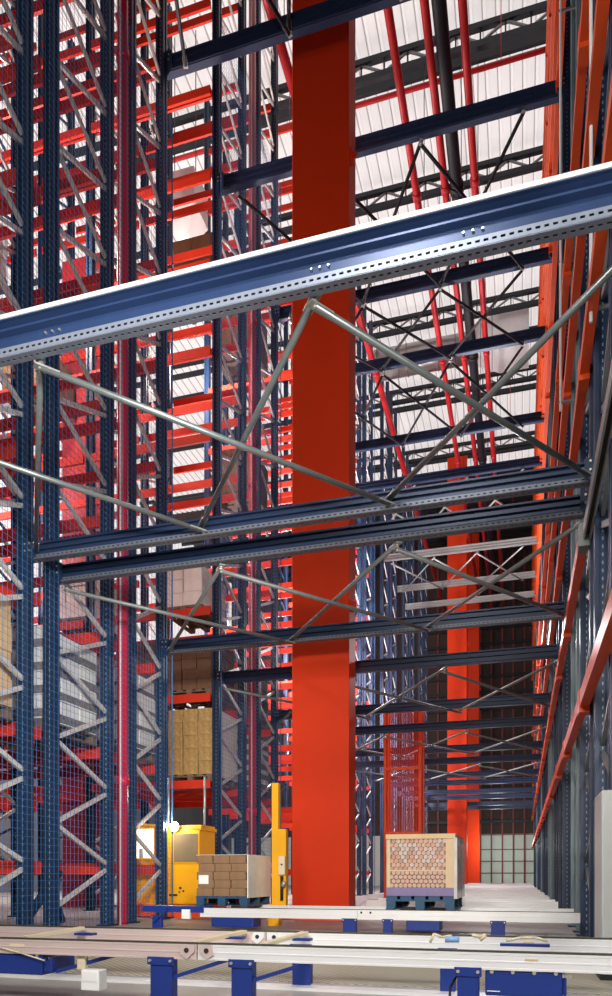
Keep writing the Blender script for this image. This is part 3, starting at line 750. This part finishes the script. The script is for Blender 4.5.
# carton load on the same conveyor, near the tall column
ya = 9.15
xa, xb = ax(197, ya), ax(246.5, ya); w = xb - xa
t = thing('pallet_load', 'brown carton load in white film on a blue pallet, beside the tall orange column', 'pallet load', ((xa + xb)/2, ya + .45, z1 + .01))
p = bpy.data.objects.new('pallet', None); C.objects.link(p); p.parent = t
p['label'] = 'blue painted wooden pallet'
pallet(p, w + .03, .9, M['pallet_blue'], .13)
hc = .545/5
for k in range(5):
    for i in range(3):
        for j in range(3):
            if i == 1 and j == 1 and k < 4: continue
            cw = w/3
            off = (k % 2) * .02
            put('carton', carton_mesh(cw, .3, hc, M['carton']), t, (-w/2 + cw*(i + .5) + off - .01 + random.uniform(-.006, .006), -.3 + .3*j, .132 + hc*k))
MB().box(w/2 + .012, w/2 + .028, -.46, .46, .11, .132 + .55).build('film', M['film'], t)
MB().box(-w/2 - .01, w/2 + .02, -.46, .46, .132 + .546, .132 + .552).build('film', M['film'], t)
MB().box(-w/2 + .03, -w/2 + .17, -.462, -.452, .132 + .16, .132 + .28).build('paper_label', M['white'], t)

# yellow mast between load and column
ym = 9.9
t = thing('yellow_mast', 'tall yellow square mast with control box, between carton load and orange column', 'mast', (ax(275, ym), ym, 0))
zt_ = az(275, 783, ym)
MB().box(-.048, .048, 0, .09, 0, zt_).build('mast_post', M['yellow'], t)
MB().box(-.10, .06, -.02, .12, 0, .30).build('mast_foot', M['yellow'], t)
MB().box(.048, .16, .0, .09, .25, az(283, 829, ym)).build('side_plate', M['yellow'], t)
b_ = MB().box(.07, .16, -.05, .0, .72, .98).build('control_box', M['cream'], t)
MB().tube((.115, -.055, .86), (.115, -.05, .86), .014, 10).build('button', M['dark'], b_)
smooth(MB().tube((.11, -.03, .36), (.11, -.03, .70), .022, 8).build('hose', M['dark'], t))
smooth(MB().tube((.13, -.05, .55), (.16, -.06, .62), .03, 8).build('connector', M['galv'], t))

# ---------------------------------------------------------------- yellow stacker crane
yc = 11.25
xa, xb, xm = ax(131, yc), ax(200, yc), ax(165, yc)
zt_ = az(190, 823, yc); zb_ = az(190, 905, yc)
t = thing('stacker_crane', 'yellow stacker crane cabin with a bright lamp, behind the net and carton load', 'stacker crane', ((xa + xb)/2, yc, 0))
ox = (xa + xb)/2
def wbox(x0, x1, z0, z1, y=0., th=.03): return MB().box(x0 - ox, x1 - ox, y, y + th, z0, z1)
MB().box(xa - ox, xb - ox, .05, .62, zb_, zt_ - .03).build('cab_body', M['yellow'], t)
MB().poly([(xa - ox - .02, -.02, zt_ - .01), (xb - ox + .02, -.02, zt_ - .12), (xb - ox + .02, 0.66, zt_ - .12), (xa - ox - .02, 0.66, zt_ - .01),
           (xa - ox - .02, -.02, zt_ + .03), (xb - ox + .02, -.02, zt_ - .07), (xb - ox + .02, 0.66, zt_ - .07), (xa - ox - .02, 0.66, zt_ + .03)],
          [(0,3,2,1),(4,5,6,7),(0,1,5,4),(1,2,6,5),(2,3,7,6),(3,0,4,7)]).build('cab_roof', M['yellow'], t)
wx0, wx1, wz0, wz1 = ax(133, yc), ax(153, yc), az(143, 858, yc), az(143, 829, yc)
wf = wbox(wx0 - .03, wx1 + .03, wz0 - .03, wz1 + .03, .02, .03).build('window_frame', M['yellow'], t)
wbox(wx0, wx1, wz0, wz1, .005, .02).build('window_pane', M['lampwhite'], wf)
wbox(wx0 + .12, wx0 + .19, wz0, wz0 + .16, -.01, .012).build('switch_panel', M['cabinet'], wf)
wbox(xm, xb, zb_ + .02, zt_ - .10, -.02, .07).build('door', M['yellow'], t)
dz0, dz1 = az(185, 862, yc), az(185, 834, yc)
df = wbox(ax(175, yc) - .02, ax(199, yc) + .02, dz0 - .02, dz1 + .02, -.035, .02).build('door_window_frame', M['yellow'], t)
wbox(ax(175, yc), ax(199, yc), dz0, dz1, -.042, .01).build('window_pane', M['glass_tan'], df)
for (px_, pz_, s_) in ((181, 888, .022), (184, 891, .018), (180, 892, .016)):
    MB().tube((ax(px_, yc) - ox, -.030, az(px_, pz_, yc)), (ax(px_, yc) - ox, -.02, az(px_, pz_, yc)), s_, 8).build('emblem', M['dark'], t)
wbox(ax(170, yc), ax(178, yc), az(174, 896, yc), az(174, 894, yc), -.026, .006).build('emblem', M['dark'], t)
wbox(ax(159, yc), ax(165, yc), zb_ - .3, zt_ + .1, -.06, .1).build('mast', M['yellow'], t)
for px_ in (170, 206):
    smooth(MB().tube((ax(px_, yc) - ox, -.05, zt_ - .05), (ax(px_, yc) - ox, -.05, zt_ + .75), .02, 8).build('hose', M['galv'], t))
lx, lz = ax(177, yc), az(177, 827, yc)
lh = smooth(MB().tube((lx - ox, -.02, lz), (lx - ox, -.10, lz), .05, 12, .085).build('lamp_housing', M['dark'], t))
smooth(MB().tube((lx - ox, -.101, lz), (lx - ox, -.115, lz), .08, 16).build('lamp_lens', M['lamp'], lh))
wbox(xa - .1, xb, .02, .22, -.05, 1.2).build('chassis', M['orange'], t)
# ---------------------------------------------------------------- grey cabinet by the orange beams
t = thing('control_cabinet', 'light grey cabinet standing against the navy posts by the lowest orange beam', 'cabinet', (.505, 5.25, 0))
bevel(MB().box(0, .75, 0, .5, .02, az(606, 789, 5.2)).build('body', M['cabinet'], t), .012)
MB().box(.08, .70, -.008, 0, .12, 1.2).build('door', M['cabinet'], t)
MB().box(-.01, .76, -.01, .51, 0, .05).build('plinth', M['dark'], t)

# ---------------------------------------------------------------- lamps
def high_bay(x, y, z, power, label, col=(1, .93, .84), size=.9):
    t = thing('high_bay_lamp', label, 'lamp', (x, y, z), 'high bay lamps')
    smooth(MB().tube((0, 0, .02), (0, 0, .30), .30, 20, .12).build('lamp_shade', M['duct'], t))
    MB().tube((0, 0, .30), (0, 0, .9), .012, 6).build('stem', M['black_steel'], t)
    MB().tube((0, 0, 0), (0, 0, .02), .28, 20).build('lens', M['lamp_soft'], t)
    l = bpy.data.lights.new('high_bay_light', 'AREA'); l.shape = 'DISK'; l.size = size; l.energy = power; l.color = col
    o = bpy.data.objects.new('high_bay_light', l); C.objects.link(o); o.location = (x, y, z - .05)
    return t
M['lamp_soft'] = mat('lamp_glow', (1, 1, 1), .3, 0, 0, emit=(1, .95, .86), estr=6)
def area(name, loc, target, size, power, col):
    l = bpy.data.lights.new(name, 'AREA'); l.shape = 'SQUARE'; l.size = size; l.energy = power; l.color = col
    o = bpy.data.objects.new(name, l); C.objects.link(o); o.location = loc
    o.rotation_euler = (Vector(target) - Vector(loc)).to_track_quat('-Z', 'Y').to_euler(); return o
def point(name, loc, r, power, col):
    l = bpy.data.lights.new(name, 'POINT'); l.shadow_soft_size = r; l.energy = power; l.color = col
    o = bpy.data.objects.new(name, l); C.objects.link(o); o.location = loc; return o
# unseen lights added behind the viewpoint and in the aisles to brighten the view
area('front_fill', (-1.6, -1.0, 4.4), (-2.5, 9, .8), 1.4, 330, (1, .95, .88))
area('front_fill', (2.6, 0.4, 3.2), (-.5, 5, .4), 1.0, 120, (1, .97, .94))
area('front_fill', (-1.2, 1.2, 7.6), (-1.6, 5.2, 4.9), .8, 160, (1, .97, .94))
def spot(name, loc, target, ang, power, col, r=.3):
    l = bpy.data.lights.new(name, 'SPOT'); l.energy = power; l.color = col; l.spot_size = math.radians(ang); l.spot_blend = 1; l.shadow_soft_size = r
    o = bpy.data.objects.new(name, l); C.objects.link(o); o.location = loc
    o.rotation_euler = (Vector(target) - Vector(loc)).to_track_quat('-Z', 'Y').to_euler(); return o
spot('front_fill_spot', (.2, -1.5, 3.4), (-3.4, 11.5, 1.2), 44, 2900, (1, .93, .82))  # added spot brightening the lower part of the tall column
spot('front_fill_spot', (.3, 1.0, 3.6), (-6.2, 8.6, 2.9), 52, 2600, (1, .97, .94))  # added spot brightening the white loads behind the net
point('crane_light', (lx, yc - .35, lz), .06, 26, (1, .88, .66))
for i, (x, y, z, pw) in enumerate(((-13.0, 11.9, 9.5, 1500), (-12.0, 17.7, 8.5, 1500), (-8.0, 17.7, 6.5, 600), (-9.0, 11.9, 12.5, 700), (-8.0, 17.7, 14.0, 700))):
    point('rack_fill', (x, y, z), .3, pw, (1, .88, .82))  # unseen fill lights added inside the racks
point('far_fill', (-1.2, 27.0, 9.0), .3, 1050, (.97, .97, 1))  # unseen light added to brighten the far high ties
point('far_fill', (-1.5, 47.0, 2.6), .3, 300, (.92, 1, .93))
point('far_fill', (-8.0, 23.5, 9.0), .3, 3200, (1, .86, .88))  # pinkish fill added behind the far netted racks
point('far_fill', (-8.0, 29.3, 6.0), .3, 2600, (1, .86, .90))

# ---------------------------------------------------------------- world and camera
w = bpy.data.worlds.new('sky'); bpy.context.scene.world = w; w.use_nodes = True
bg = w.node_tree.nodes['Background']; bg.inputs[0].default_value = (.93, .96, 1, 1); bg.inputs[1].default_value = 1.35
cam = bpy.data.cameras.new('camera'); co = bpy.data.objects.new('camera', cam); C.objects.link(co)
co.location = (0, 0, CAMZ); co.rotation_euler = (math.radians(90), 0, PSI)
cam.sensor_fit = 'HORIZONTAL'; cam.sensor_width = 36; cam.lens = F / 612 * 36
cam.shift_x = 0; cam.shift_y = (HY - 498) / 612
cam.clip_start = .05; cam.clip_end = 300
S = bpy.context.scene; S.camera = co
S.view_settings.view_transform = 'Standard'; S.view_settings.look = 'None'
S.view_settings.exposure = 0.0; S.view_settings.gamma = 1; S.view_settings.use_curve_mapping = False
